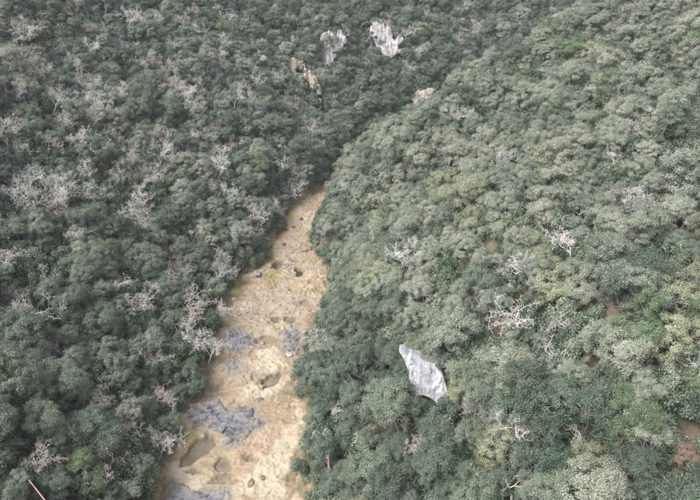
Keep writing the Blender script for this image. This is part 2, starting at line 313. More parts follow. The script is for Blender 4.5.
rock_face(CLIFF_A, 'cliff', 'left pale white cliff of the pair high on the far slope', 340, res=.22, frag=.75, relief=.3, tilt=58, wob=1.7, grp=g_, cols=((.52, .51, .54), (.38, .37, .39), (.38, .31, .27)))
rock_face(CLIFF_B, 'cliff', 'right pale white cliff of the pair, split by dark trees', 370, res=.22, frag=.75, relief=.3, tilt=58, wob=1.7, grp=g_, cols=((.52, .51, .54), (.38, .37, .39), (.38, .31, .27)))
rock_face(CLIFF_C, 'cliff', 'small reddish cliff fragment between the two pale cliffs', 400, res=.25, grp=g_, cols=((.50, .40, .34), (.5, .44, .42), (.45, .25, .18)))
rock_face(CLIFF_D, 'cliff', 'narrow ochre rock rib below the left pale cliff', 430, res=.22, grp=g_, cols=ochre, frag=.25, relief=.4)
rock_face(CLIFF_E, 'cliff', 'yellow lichen-stained rock outcrop left of the ochre rock rib', 460, res=.22, grp=g_, cols=((.34, .31, .22), (.31, .285, .23), (.34, .30, .17)), frag=.25, relief=.4)

rock_face(CLIFF_F, 'cliff', 'low pale beige outcrop behind the crest of the right spur', 490, res=.22, grp=g_, cols=((.44, .40, .36), (.36, .33, .30), (.42, .34, .28)), frag=.4, relief=.4, tilt=50)

# ---- loose boulders in the bed
def boulder(px, py, r, label, seed, col=(.36, .33, .30)):
    p = onz(px, py); me = bpy.data.meshes.new('boulder'); import bmesh
    bm = bmesh.new(); bmesh.ops.create_icosphere(bm, subdivisions=3, radius=1); co = np.array([v.co for v in bm.verts])
    n = fbm(co[:, 0] * 1.1 + seed, co[:, 1] * 1.1, co[:, 2] * 1.1, seed=seed); co = co * (1 + .28 * n)[:, None] * [1.15, .9, .62] * r
    fc = np.array([[v.index for v in f.verts] for f in bm.faces]); bm.free()
    cc = lerp(np.array(col), tuple(c * .5 for c in col), sstep(-.2, .6, fbm(co[:, 0] / r * 2, co[:, 1] / r * 2, co[:, 2] / r * 2, seed=seed + 3)))
    o = link('boulder', np_mesh('boulder', co, fc, M_grey, cc, True)); o.location = (p[0], p[1], float(bed_relief(np.array([p[0]]), np.array([p[1]]))[0]) + r * .2); o.rotation_euler.z = seed
    tag(o, label, 'boulder', 'boulders in the stream bed')
for i, (px, py, r, lb, cl) in enumerate([
    (258.8, 401, .55, 'small dark boulder on the upper tip of the jagged grey slab', (.25, .24, .23)),
    (222, 431, .5, 'grey boulder at the head of the long brown pool', (.3, .29, .29)),
    (238, 302, .5, 'tan boulder near the left bank above the rounded slab', (.42, .33, .24)),
    (290, 357, .5, 'pale boulder at the foot of the upright oval slab', (.55, .5, .46)),
    (293, 229, .45, 'brown boulder in the narrow upper stream bed, lower of two', (.25, .19, .13)),
    (301, 222, .4, 'brown boulder in the narrow upper stream bed, higher of two', (.25, .19, .13)),
    (286, 267, .8, 'grey-brown boulder between the dark hollow and the green pool', (.3, .26, .22)),
    (258, 278, .7, 'mauve boulder left of the dark hollow in the upper bed', (.33, .28, .26)),
    (283, 245, .6, 'brown boulder at the left bank where the bed narrows', (.27, .2, .14)),
    (262, 342, .4, 'small tan boulder between the two blue-grey slabs', (.42, .32, .2)),
    (251, 486, .5, 'olive-brown boulder near the bottom edge right of the lowest slab', (.36, .30, .20)),
    (263, 480, .35, 'small tan stone right of the olive-brown boulder', (.38, .3, .19))]): boulder(px, py, r, lb, 500 + i * 7, cl)

# ------------------------------------------------------------------ foliage and bark materials
def leaf_mat(name, col, back, var=.38):
    m, nt, b = mat(name, .42, .34); geo = N(nt, 'ShaderNodeNewGeometry'); oi = N(nt, 'ShaderNodeObjectInfo')
    tint = ramp(nt, oi.outputs['Random'], [(0, (.72, .80, .75)), (.4, (.95, 1.0, .94)), (.75, (1.08, 1.08, 1.0)), (1, (1.22, 1.22, 1.15))])
    lv = ramp(nt, geo.outputs['Random Per Island'], [(0, (1 - var,) * 3), (1, (1 + var,) * 3)])
    c = mixc(nt, mixc(nt, mixc(nt, col, back, geo.outputs['Backfacing']), tint, 1.0, 'MULTIPLY'), lv, 1.0, 'MULTIPLY')
    nt.links.new(c, b.inputs['Base Color'])
    return m
TONES = {  # upper leaf face, downy underside
    'dark': ((.026, .046, .030), (.078, .108, .078)), 'mid': ((.060, .090, .058), (.13, .162, .122)),
    'grey': ((.130, .155, .112), (.23, .255, .205)), 'olive': ((.155, .168, .098), (.24, .255, .17)),
    'green': ((.060, .100, .050), (.11, .155, .085)), 'dead': ((.15, .095, .075), (.20, .14, .11))}
WORD = {'dark': 'dark green', 'mid': 'dull green', 'grey': 'grey-green', 'olive': 'yellow-olive', 'green': 'fresh green', 'dead': 'rusty brown'}
M_leaf = {k: leaf_mat('leaves_' + k, *v) for k, v in TONES.items()}
def bark_mat(name, a, b_, sc=3):
    m, nt, b = mat(name, .9, .2); geo = N(nt, 'ShaderNodeNewGeometry'); oi = N(nt, 'ShaderNodeObjectInfo'); f = noise_n(nt, sc, 5, .65, geo.outputs['Position'])
    tint = ramp(nt, oi.outputs['Random'], [(0, (.75, .74, .74)), (.5, (1, 1, 1)), (1, (1.15, 1.12, 1.1))])
    nt.links.new(mixc(nt, ramp(nt, f, [(.3, a), (.68, b_)]), tint, 1.0, 'MULTIPLY'), b.inputs['Base Color']); bump(nt, b, noise_n(nt, 20, 3, .6, geo.outputs['Position']), .5, .02); return m
M_bark = bark_mat('oak_bark', (.07, .06, .05), (.20, .18, .155)); M_twig = bark_mat('lichen_twigs', (.20, .19, .17), (.42, .405, .37))
M_pale = bark_mat('pale_bare_bark', (.52, .49, .46), (.74, .72, .69)); M_pink = bark_mat('pinkish_bare_bark', (.40, .36, .325), (.60, .56, .515))
M_white = bark_mat('bleached_wood', (.50, .475, .44), (.72, .69, .65)); M_red = bark_mat('reddish_dead_wood', (.20, .14, .12), (.36, .27, .235)); M_rose = bark_mat('rosy_dead_wood', (.50, .30, .26), (.66, .43, .38))

# ------------------------------------------------------------------ tree meshes
def tubes(segs, sides=4):
    """segs: list of (p0, p1, r0, r1) -> verts, quads"""
    a = np.array([s[0] for s in segs], float); b = np.array([s[1] for s in segs], float); ra = np.array([s[2] for s in segs]); rb = np.array([s[3] for s in segs])
    d = b - a; d /= np.maximum(np.linalg.norm(d, axis=1, keepdims=True), 1e-6); h = np.where(np.abs(d[:, 2:3]) > .9, [[1., 0, 0]], [[0, 0, 1.]])
    u = np.cross(d, h); u /= np.linalg.norm(u, axis=1, keepdims=True); w = np.cross(d, u); n = len(segs); t = np.arange(sides) * 2 * math.pi / sides
    ring = np.cos(t)[None, :, None] * u[:, None, :] + np.sin(t)[None, :, None] * w[:, None, :]
    V = np.concatenate([a[:, None] + ring * ra[:, None, None], b[:, None] + ring * rb[:, None, None]], 1).reshape(-1, 3)
    base = (np.arange(n) * 2 * sides)[:, None]; k = np.arange(sides); k2 = (k + 1) % sides
    Fq = np.stack([base + k, base + k2, base + sides + k2, base + sides + k], -1).reshape(-1, 4); return V, Fq
def leaves(c, nrm, size, rng, ratio=.5):
    n = len(c); r = rng.normal(size=(n, 3)); t = np.cross(nrm, r); t /= np.maximum(np.linalg.norm(t, axis=1, keepdims=True), 1e-6); b = np.cross(nrm, t)
    L = size[:, None]; w = L * ratio; V = np.stack([c - t * L, c + b * w, c + t * L, c - b * w], 1).reshape(-1, 3); return V, np.arange(4 * n).reshape(n, 4)
def unit(v): return v / np.maximum(np.linalg.norm(v, axis=-1, keepdims=True), 1e-6)
def oak_shape(seed, rad=2.5, hgt=4.6, flat=.62, nclump=130, per=165, leaf=.052):
    rng = np.random.default_rng(seed); lob = rng.integers(4, 7); la = np.arange(lob) * 6.28 / lob + rng.normal(size=lob) * .35
    rz = hgt * .46; cz = hgt - rz; cl = []
    # uneven outline: several main lobes, each a heap of tufts that reaches nearly to the ground
    lobes = [np.array([math.cos(a) * rad * rng.uniform(.34, .6), math.sin(a) * rad * rng.uniform(.34, .6), cz + rng.uniform(-.45, .42) * rz]) for a in la] + [np.array([rng.normal() * .25, rng.normal() * .25, cz + .42 * rz])]
    lr = [rng.uniform(.36, .54) * rad for _ in lobes]
    for k in range(nclump):
        j_ = k % len(lobes); L = lobes[j_]; d = unit(rng.normal(size=3)); d[2] = d[2] if d[2] > -.45 else -d[2]
        q = L + unit(d) * np.array([1, 1, .95]) * lr[j_] * rng.uniform(.78, 1.02); q[2] = max(q[2], .5); cl.append((q, rng.uniform(.15, .25) * rad * .85))
    for k in range(26):                                             # low skirt of foliage
        a = rng.random() * 6.28; cl.append((np.array([math.cos(a) * rad * rng.uniform(.5, .82), math.sin(a) * rad * rng.uniform(.5, .82), rng.uniform(.25, 1.5)]), rng.uniform(.15, .24) * rad))
    C_, N_, S_ = [], [], []
    for q, r in cl:
        n = int(per * rng.uniform(.6, 1.3)); d = unit(rng.normal(size=(n, 3))); d[:, 2] = np.where(d[:, 2] < -.35, -d[:, 2], d[:, 2])
        rr = r * rng.uniform(.25, 1.0, n) ** .5 * (1 + .22 * rng.normal(size=n)); C_.append(q + d * rr[:, None] * [1, 1, .82]); N_.append(unit(d * .42 + unit(q - [0, 0, cz - .5 * rz]) * .75 + rng.normal(size=(n, 3)) * .36)); S_.append(leaf * rng.uniform(.6, 1.35, n))
    V, Fq = leaves(np.concatenate(C_), np.concatenate(N_), np.concatenate(S_), rng)
    trunk_top = np.array([rng.normal() * .15, rng.normal() * .15, cz - rz * .5]); ts = []; p = np.array([0, 0, -.9]); r = .17
    for k in range(1, 5):
        q = trunk_top * k / 4 + np.array([rng.normal() * .06, rng.normal() * .06, (1 - k / 4) * -.4]); ts.append((p, q, r, r * .9)); p, r = q, r * .9
    bs = []
    for L in lobes: bs.append((trunk_top, L - np.array([0, 0, .55]), .07, .03))
    for q, rr in cl:
        L = min(lobes, key=lambda l: np.linalg.norm(l - q)); L = L - np.array([0, 0, .55]); m = (L + q) / 2 + rng.normal(size=3) * .12; bs += [(L, m, .022, .017), (m, q, .017, .012)]
        for _ in range(4):
            e = q + unit(unit(q - [0, 0, cz - rz]) + rng.normal(size=3) * .8) * rr * rng.uniform(.9, 1.55); bs.append((q, e, .014, .006))
    return (V, Fq), tubes(ts, 8), tubes(bs, 4)
OAK = {}; shapes = [oak_shape(900 + i, *p) for i, p in enumerate([(2.3, 5.2), (2.45, 4.8, .5, 140), (2.0, 5.6, .8, 115), (2.4, 5.0, .6, 120, 170, .055), (2.2, 5.4, .7, 140, 150, .048), (2.5, 5.0, .55, 125, 170, .052)])]
TM = [np_mesh('trunk', *s[1], M_bark, None, True) for s in shapes]; BM_ = [np_mesh('branches', *s[2], M_twig, None, True) for s in shapes]
for tone, ids in {'dark': (0, 1, 2, 4), 'mid': (0, 1, 2, 3, 4, 5), 'grey': (0, 1, 3, 4, 5), 'olive': (1, 3, 5), 'green': (0, 2, 4), 'dead': (3,)}.items():
    for i in ids: OAK[(tone, i)] = np_mesh('crown', *shapes[i][0], M_leaf[tone])
def bare_shape(seed, hgt=5.5, spread=1.0, r0=.15, levels=5, lean=0, twist=.25, twigs=True, fork=(2, 3), updraft=.25):
    rng = np.random.default_rng(seed); big, small = [], []
    def grow(p, d, L, r, lev):
        nseg = 3 if lev < 2 else 2
        for k in range(nseg):
            d = unit(d + rng.normal(size=3) * twist * (1 + .25 * lev) + [0, 0, updraft * .25]); q = p + d * L / nseg; r1 = r * .86
            (big if lev < 3 or levels == 3 else small).append((p, q, r, r1)); p, r = q, r1
            if lev >= 1 and lev < levels - 1 and k < nseg - 1 and rng.random() < .75: sub(p, d, L, r, lev, .55)
        if lev < levels:
            for _ in range(rng.integers(fork[0], fork[1] + 1)): sub(p, d, L, r, lev, .78)
    def sub(p, d, L, r, lev, f):
        if lev + 1 >= levels and not twigs: return
        s = unit(rng.normal(size=3)); s = unit(s - d * (s @ d)); nd = unit(d * rng.uniform(.6, 1.0) + s * rng.uniform(.45, .95) * spread + [0, 0, updraft * .3]); grow(p, nd, L * f * rng.uniform(.75, 1.1), max(r * rng.uniform(.62, .80), .0125), lev + 1)
    grow(np.array([0, 0, -.7]), unit(np.array([lean, lean * .4, 1.0])), hgt * .34, r0, 0)
    big.insert(0, (np.array([0, 0, -1.4]), np.array([0, 0, -.6]), r0 * 1.15, r0)); return tubes(big, 6), (tubes(small, 3) if small else None)
BARE = {}
random.seed(5)
for k, (kind, m, args) in enumerate([('upright', M_pale, (5.6, .85, .13, 6)), ('spread', M_pale, (5.0, 1.25, .14, 6)), ('pink', M_pink, (4.8, 1.1, .12, 6)), ('dense', M_pink, (4.2, 1.3, .11, 6)), ('white', M_white, (5.2, 1.15, .13, 5, .25, .34)), ('snag', M_white, (5.5, 1.0, .14, 4, .15, .3)), ('pale2', M_pale, (5.4, 1.05, .13, 6)), ('spread2', M_pink, (5.2, 1.2, .13, 6)), ('white2', M_white, (4.8, 1.2, .12, 5, -.3, .36))]):
    b, s = bare_shape(1200 + k * 7, *args); BARE[kind] = (np_mesh('trunk', *b, m, None, True), np_mesh('twigs', *s, m, None, True))
def shrub_shape(seed):
    rng = np.random.default_rng(seed); C_, N_ = [], []
    for k in range(14):
        a = rng.random() * 6.28; q = np.array([math.cos(a), math.sin(a), 0]) * rng.uniform(0, .75) + [0, 0, rng.uniform(.3, .95)]; n = 150; d = unit(rng.normal(size=(n, 3))); C_.append(q + d * rng.uniform(.15, .42, (n, 1))); N_.append(unit(d + rng.normal(size=(n, 3)) * .6 + [0, 0, .3]))
    c = np.concatenate(C_); V, Fq = leaves(c, np.concatenate(N_), .062 * rng.uniform(.6, 1.4, len(c)), rng)
    st = [(np.array([0, 0, -.3]), np.array([rng.normal() * .4, rng.normal() * .4, rng.uniform(.5, .9)]), .03, .012) for _ in range(7)]; return (V, Fq), tubes(st, 4)
SHR = {}
for i, tone in enumerate(['dark', 'mid', 'grey', 'green', 'olive']): a, b = shrub_shape(1500 + i); SHR[tone] = (np_mesh('foliage', *a, M_leaf[tone]), np_mesh('stems', *b, M_twig, None, True))

# ------------------------------------------------------------------ where things stand
GXS, GYS = np.arange(-185, 175.01, 1.6), np.arange(-45, 345.01, 1.6); GZ = gz.reshape(len(GYS), len(GXS))
def gheight(x, y):
    fx = np.clip((np.asarray(x) + 185) / 1.6, 0, len(GXS) - 1.001); fy = np.clip((np.asarray(y) + 45) / 1.6, 0, len(GYS) - 1.001); i, j = fx.astype(int), fy.astype(int); u, v = fx - i, fy - j
    return GZ[j, i] * (1 - u) * (1 - v) + GZ[j, i + 1] * u * (1 - v) + GZ[j + 1, i] * (1 - u) * v + GZ[j + 1, i + 1] * u * v
KEEP = [(BED_L + [(150, 540), (322, 540)] + BED_R[::-1], 0)] + [(p, hit(np.mean(p, 0)[0], np.max(p, 0)[1])[1] + 2.5) for p in (FACE_1, CLIFF_A, CLIFF_B, CLIFF_C, CLIFF_D, CLIFF_E, CLIFF_F)]
def blocks(x, y, zc, r, frac=.72, nk=999):
    """does a crown of radius r centred at x, y, zc hide something that the photograph shows?"""
    px, py, dep = project(x, y, zc); pr = F * r / dep * frac; bad = np.zeros(np.shape(px), bool)
    for ki, (poly, far) in enumerate(KEEP[:nk]):
        pr = F * r / dep * (frac * .7 if ki == 0 else frac * (.5 if ki in (1, 5, 7) or ki > 7 else .1))
        for ax, ay in ((0, 0), (1, 0), (-1, 0), (0, .8), (0, -.8), (.7, .6), (-.7, .6), (.7, -.6), (-.7, -.6)):
            k = inpoly(px + ax * pr, py + ay * pr, poly)
            if far: k &= y < far
            bad |= k
    return bad
def right_side(x, y): return inpoly(x, y, RIGHT_REGION)
# hero bare trees: pixel of the middle of the crown, height in m, kind, label
HERO = [
 (68, 188, 7.2, 'upright', 'tall pale bare tree with many upright limbs in the left thicket'),
 (108, 178, 6.0, 'pale2', 'pale bare tree right beside the tallest upright bare tree'),
 (14, 172, 6.2, 'spread', 'pale bare tree at the left edge level with the upper bed'),
 (120, 272, 5.6, 'white2', 'lone twisted pale bare tree with curved trunk on the left slope'),
 (186, 292, 7.6, 'spread2', 'widest pinkish-grey bare tree leaning over the left bank'),
 (152, 300, 6.0, 'pink', 'pinkish bare tree just left of the widest bank tree'),
 (8, 292, 6.2, 'pale2', 'dense pale bare tree at the left edge below the thicket'),
 (168, 76, 5.8, 'pink', 'pinkish bare tree high on the left slope'),
 (78, 126, 5.8, 'pale2', 'pale bare tree above the tall upright bare tree'),
 (10, 60, 5.6, 'pink', 'pinkish bare tree in the upper left corner'),
 (126, 10, 5.6, 'upright', 'thin pale bare tree at the top edge of the left slope'),
 (298, 163, 5.4, 'pink', 'pinkish bare tree just left of the bed\'s narrow upper end'),
 (428, 96, 5.0, 'dense', 'dry beige bare tree on the spur crest below the right cliff'),
 (408, 108, 4.6, 'dense', 'dry beige bare tree left of the spur crest bare tree'),
 (420, 91, 4.2, 'dense', 'topmost dry beige bare tree of the cluster on the spur crest'),
 (436, 88, 4.0, 'dense', 'rightmost dry beige bare tree of the cluster on the spur crest'),
 (416, 101, 4.0, 'dense', 'middle dry beige bare tree of the cluster on the spur crest'),
 (460, 28, 5.6, 'pink', 'large mauve bare tree on the far slope right of the cliffs'),
 (606, 128, 5.6, 'white', 'bleached bare tree spreading sideways high on the right slope'),
 (690, 140, 4.8, 'white2', 'twisted bleached bare tree at the right edge'),
 (536, 306, 6.0, 'white', 'twisted bleached dead tree in the middle of the right slope'),
 (560, 332, 4.6, 'white2', 'smaller bleached tree below the twisted dead tree'),
 (534, 420, 4.8, 'white', 'bleached crooked tree low on the right slope'),
 (520, 474, 5.0, 'snag', 'bleached forked dead tree at the bottom edge right of centre'),
 (582, 436, 3.6, 'snag', 'thin bleached stem right of the crooked low tree'),
 (410, 254, 5.6, 'spread', 'grey twiggy bare tree on the slope above the rock face'),
 (498, 158, 4.6, 'upright', 'slender pale bare tree on the middle of the spur'),
 (627, 190, 4.8, 'upright', 'slim whitish bare tree beside dark green oaks at right'),
 (692, 350, 4.8, 'white', 'white-limbed bare tree at the right edge below the clearing'),
 (580, 232, 5.2, 'spread', 'pale twiggy bare tree above the soil clearing'),
 (420, 432, 4.4, 'dense', 'small pinkish bare tree below the pale rock face'),
 (340, 402, 3.4, 'white2', 'small bleached tangle left of the pale rock face'),
 (128, 428, 5.2, 'spread2', 'brownish bare tree by the left bank opposite the grey slab'),
 (100, 462, 4.6, 'dense', 'brownish bare thicket tree near the bottom of the left slope'),
 (545, 255, 4.6, 'pale2', 'grey bare tree left of the pale twiggy one'),
 (30, 370, 5.0, 'upright', 'thin forked pale bare tree low at the left edge')]
trees = []     # dicts: kind, x, y, z, scale, rot, key, label
def place_at(px, py, mid): return hit(px, py, mid)
for px, py, h, kind, lb in HERO:
    h *= 1.5; p = place_at(px, py, h * .62); KEEP.append((ell(px, py - 3, h * 1.3 * 75 / math.hypot(p[1], CAM_H - p[2]), h * 1.3 * 75 / math.hypot(p[1], CAM_H - p[2])), p[1] - .3)); trees.append(dict(sp='bare', x=p[0], y=p[1], z=float(gheight(p[0], p[1])), s=h / 5.3, rot=random.uniform(0, 6.28), key=kind, label=lb, hero=True, r=h * .36, px=px, py=py))
HX = np.array([t['x'] for t in trees]); HY = np.array([t['y'] for t in trees])
SPECIAL_OAK = [(690, 455, 'dead', .62, 'rusty brown dead-leaved oak at the right edge near the bottom'), (678, 488, 'dead', .5, 'small rusty brown dead-leaved oak in the lower right corner'),
 (672, 325, 'olive', 1.35, 'large rounded yellow-olive oak at the right edge right of the clearing'), (690, 280, 'olive', 1.3, 'large yellow-olive oak at the right edge above the rounded one'), (420, 340, 'olive', 1.0, 'olive oak crowning the top of the pale rock face'), (616, 395, 'green', .75, 'small bright green tree below the soil clearing'), (540, 388, 'green', .8, 'fresh green tree in the middle of the lower right slope'), (40, 405, 'olive', .95, 'yellow-olive oak low on the left slope'), (152, 312, 'green', .6, 'small vivid green tree under the widest bare bank tree'), (98, 86, 'green', .6, 'small vivid green tree high on the left slope'), (95, 487, 'green', .8, 'bright green tree near the bottom left of the bed'), (590, 48, 'olive', 1.1, 'pale yellowish oak near the top of the spur'), (160, 195, 'green', .7, 'vivid green tree right of the pale thicket trees')]
for px, py, tone, s, lb in SPECIAL_OAK:
    p = place_at(px, py, 3.2 * s); trees.append(dict(sp='oak', x=p[0], y=p[1], z=float(gheight(p[0], p[1])), s=s, rot=random.uniform(0, 6.28), key=(tone, [k[1] for k in OAK if k[0] == tone][-1]), label=lb, hero=True, r=2.5 * s, px=px, py=py))
HX = np.array([t['x'] for t in trees]); HY = np.array([t['y'] for t in trees]); HR = np.array([t['r'] for t in trees])

SPC = 3.35; xs, ys = np.meshgrid(np.arange(-150, 140, SPC), np.arange(8, 300, SPC * .87)); xs = xs + (np.arange(xs.shape[0]) % 2)[:, None] * SPC / 2
xs = xs.ravel() + RNG.uniform(-1.25, 1.25, xs.size); ys = ys.ravel() + RNG.uniform(-1.25, 1.25, ys.size)
n0 = xs.size                                                   # then smaller trees that close the canopy between them
fx, fy = np.meshgrid(np.arange(-120, 120, 1.45), np.arange(8, 260, 1.45)); fx = fx.ravel() + RNG.uniform(-.6, .6, fx.size); fy = fy.ravel() + RNG.uniform(-.6, .6, fy.size); pm = RNG.permutation(fx.size)
xs = np.concatenate([xs, fx[pm]]); ys = np.concatenate([ys, fy[pm]])
zs = gheight(xs, ys); px, py, dep = project(xs, ys, zs + 3); bdist = sdf(xs, ys, BED_W)
ok = (dep > 15) & (px > -60) & (px < 760) & (py > -45) & (py < 570) & (bdist > .4)
sz = np.clip(RNG.lognormal(.0, .30, xs.size), .5, 1.6) * np.where(ys > 90, .94, 1)
sz *= np.where(bdist < 5, .85, 1); sz[n0:] = RNG.uniform(.42, .62, xs.size - n0)
zc = zs + 2.75 * sz; ok &= ~blocks(xs, ys, zc, 2.5 * sz)
for p, r, c in CLEAR_W: ok &= ~(np.hypot(xs - p[0], ys - p[1]) < r + .6 * sz)
# crowns standing in front of a clearing leave it in view
for (q, r, c), (pp, _, _) in zip(CLEAR_W, CLEAR): ok &= ~((np.hypot(px - pp[0], (py - pp[1]) * 1.4) < F * 2.0 * sz / dep * .85) & (ys < q[1]))
hd = np.hypot(xs[:, None] - HX, ys[:, None] - HY); ok &= ~(hd < (.30 * HR + .9)[None]).any(1)
cells = {}
def near(i): return [j for a in (-1, 0, 1) for b in (-1, 0, 1) for j in cells.get((int(xs[i] // 4) + a, int(ys[i] // 4) + b), ())]
for i in np.nonzero(ok)[0]:
    if i >= n0 and any((xs[i] - xs[j]) ** 2 + (ys[i] - ys[j]) ** 2 < (1.72 * (sz[i] + sz[j])) ** 2 for j in near(i)): ok[i] = False; continue
    cells.setdefault((int(xs[i] // 4), int(ys[i] // 4)), []).append(i)
def bare_prob(px, py, right):
    g = lambda cx, cy, rx, ry, a: a * np.exp(-(((px - cx) / rx) ** 2 + ((py - cy) / ry) ** 2))
    L = .11 + g(60, 180, 115, 45, .72) + g(15, 285, 60, 42, .65) + g(175, 285, 55, 38, .6) + g(110, 80, 170, 80, .26) + g(130, 440, 40, 40, .25) + g(260, 85, 60, 40, .2) + g(460, 25, 40, 30, .3)
    Rr = .07 + g(560, 280, 80, 50, .10) + g(420, 100, 30, 20, .5)
    return np.where(right, Rr, L)
right = right_side(xs, ys); isb = (RNG.random(xs.size) < bare_prob(px, py, right)) & (np.arange(xs.size) < n0)
def tone_for(px, py, right, n):
    u = RNG.random()
    patch = .22 * n
    if right:
        dk = .9 * math.exp(-(((px - 370) / 90) ** 2 + ((py - 430) / 110) ** 2)) + .45 * math.exp(-(((px - 360) / 50) ** 2 + ((py - 220) / 40) ** 2)) + (.5 * max(0, min(1, (py - 330) / 90)))
        w = [('dark', max(.02 + .5 * dk - patch, .01)), ('mid', .22 + .46 * dk), ('grey', max(.68 - .62 * dk + patch, .08)), ('olive', .045), ('green', .045)]
    else:
        lo = max(0, min(1, (py - 300) / 120)); gl = math.exp(-(((px - 430) / 110) ** 2 + ((py - 80) / 85) ** 2)); w = [('dark', .27 + .16 * lo + .5 * gl - patch * (1 - gl)), ('mid', .50), ('grey', max(.17 * (1 - gl) + patch * (1 - gl) - .03 * lo, .01)), ('olive', .015), ('green', .035)]
    t = sum(max(a, 0) for _, a in w); acc = 0
    for k, a in w:
        acc += max(a, 0) / t
        if u <= acc: return k
    return 'mid'
nz = fbm(xs / 16, ys / 16, seed=90)
for i in np.nonzero(ok)[0]:
    d = dict(x=xs[i], y=ys[i], z=float(zs[i]), rot=random.uniform(0, 6.28), hero=False, px=px[i], py=py[i])
    if isb[i]:
        kind = random.choice(['upright', 'pale2', 'pink', 'dense', 'spread2', 'spread'] if not right[i] else ['upright', 'pale2', 'white2', 'white', 'spread']); h = random.uniform(5.6, 7.6) * (.8 if right[i] else 1)
        d.update(sp='bare', key=kind, s=h / 5.3, r=h * .36)
    else:
        tn = tone_for(px[i], py[i], right[i], nz[i]); d.update(sp='oak', key=(tn, random.choice([k[1] for k in OAK if k[0] == tn])), s=float(sz[i]), r=2.5 * sz[i])
    trees.append(d)
# which ones show largest in the photograph: paint crown discs far to near into a small id buffer
order = sorted(range(len(trees)), key=lambda i: -trees[i]['y']); idb = -np.ones((250, 350), int)
GYY, GXX = np.mgrid[0:250, 0:350] * 2 + 1
for i in order:
    t = trees[i]; cx, cy, dp = project(t['x'], t['y'], t['z'] + (3.1 if t['sp'] == 'oak' else 3.3) * t['s']); t['cx'], t['cy'] = float(cx), float(cy); pr = F * t['r'] / dp
    x0, x1, y0, y1 = [int(v // 2) for v in (cx - pr, cx + pr, cy - pr, cy + pr)]; x0, y0 = max(x0, 0), max(y0, 0)
    if x1 < 0 or y1 < 0 or x0 > 349 or y0 > 249: continue
    sl = (slice(y0, y1 + 1), slice(x0, x1 + 1)); m = (GXX[sl] - cx) ** 2 + (GYY[sl] - cy) ** 2 < pr * pr; idb[sl][m] = i
vis = np.bincount(idb[idb >= 0].ravel(), minlength=len(trees))
oaks = [i for i, t in enumerate(trees) if t['sp'] == 'oak']; bares = [i for i, t in enumerate(trees) if t['sp'] == 'bare']
ind_o = set(sorted(oaks, key=lambda i: (-trees[i]['hero'], -vis[i]))[:300]); ind_b = set(sorted(bares, key=lambda i: (-trees[i]['hero'], -vis[i]))[:300]); ind_b = {i for i in ind_b if vis[i] > 2 or trees[i]['hero']}
print('TREES', len(oaks), len(bares), 'individual', len(ind_o), len(ind_b), 'visible oaks', sum(vis[i] > 0 for i in oaks))

# ------------------------------------------------------------------ labels: which one, told from the nearest landmark
LAND = [(417, 375, 'the pale rock face'), (332, 48, 'the left pale cliff'), (385, 40, 'the right pale cliff'), (314, 95, 'the ochre rock rib'), (607, 322, 'the soil clearing'), (232, 418, 'the jagged grey slab'), (240, 345, 'the rounded blue-grey slab'), (292, 344, 'the upright oval slab'), (300, 271, 'the green pool'), (328, 476, 'the reddish dead trunk'), (36, 489, 'the rosy leaning pole'),
 (68, 188, 'the tall upright bare tree'), (120, 272, 'the twisted bare tree'), (186, 292, 'the widest bare tree'), (168, 76, 'the high pinkish bare tree'), (428, 96, 'the dry beige crest tree'), (460, 28, 'the large mauve bare tree'), (606, 128, 'the sideways bleached tree'), (536, 306, 'the twisted bleached tree'), (534, 420, 'the bleached crooked tree'), (520, 474, 'the bleached forked tree'), (410, 254, 'the grey twiggy tree'), (498, 158, 'the slender spur tree'), (690, 455, 'the rusty brown oak'), (672, 325, 'the rounded yellow-olive oak'), (590, 48, 'the pale yellowish oak'), (40, 405, 'the low yellow-olive oak'), (128, 428, 'the brownish bank tree'), (540, 388, 'the fresh green tree'), (616, 395, 'the small bright-green tree'), (98, 86, 'the high vivid-green tree'), (10, 60, 'the upper corner pinkish tree'), (126, 10, 'the thin top-edge tree'), (690, 140, 'the right-edge twisted tree'), (8, 292, 'the left-edge pale tree'), (627, 190, 'the slim whitish tree'), (298, 163, 'the bare tree above the bed')]
DIRS = ['right of', 'lower right of', 'below', 'lower left of', 'left of', 'upper left of', 'above', 'upper right of']
ORD = ['nearest', 'second', 'third', 'fourth', 'fifth', 'sixth', 'seventh', 'eighth', 'ninth', 'tenth', 'eleventh', 'twelfth', 'thirteenth', 'fourteenth', 'fifteenth', 'sixteenth', 'seventeenth', 'eighteenth', 'nineteenth', 'twentieth', 'twenty-first', 'twenty-second', 'twenty-third', 'twenty-fourth', 'twenty-fifth', 'twenty-sixth', 'twenty-seventh', 'twenty-eighth']
def octant(dx, dy): return int(round(math.atan2(dy, dx) / (math.pi / 4))) % 8
def auto_labels(idx, allv, noun):
    P = np.array([(trees[i]['cx'], trees[i]['cy']) for i in allv]); pos = {i: k for k, i in enumerate(allv)}; ranks = {}
    for li, (lx, ly, _) in enumerate(LAND):
        d = np.hypot(P[:, 0] - lx, P[:, 1] - ly); oc = np.round(np.arctan2(P[:, 1] - ly, P[:, 0] - lx) / (math.pi / 4)).astype(int) % 8; rk = np.zeros(len(P), int)
        for o in range(8):
            ii = np.nonzero(oc == o)[0]; rk[ii[np.argsort(d[ii])]] = np.arange(len(ii))
        ranks[li] = (d, oc, rk)
    for i in idx:
        t = trees[i]; k = pos[i]
        if t.get('label'): continue
        li = min(ranks, key=lambda l: ranks[l][0][k] + 9 * ranks[l][2][k]); oc, rk = ranks[li][1][k], ranks[li][2][k]
        o = ORD[rk] if rk < len(ORD) else 'far'
        t['label'] = f"{noun(t)}, {o} one {DIRS[oc]} {LAND[li][2]}"
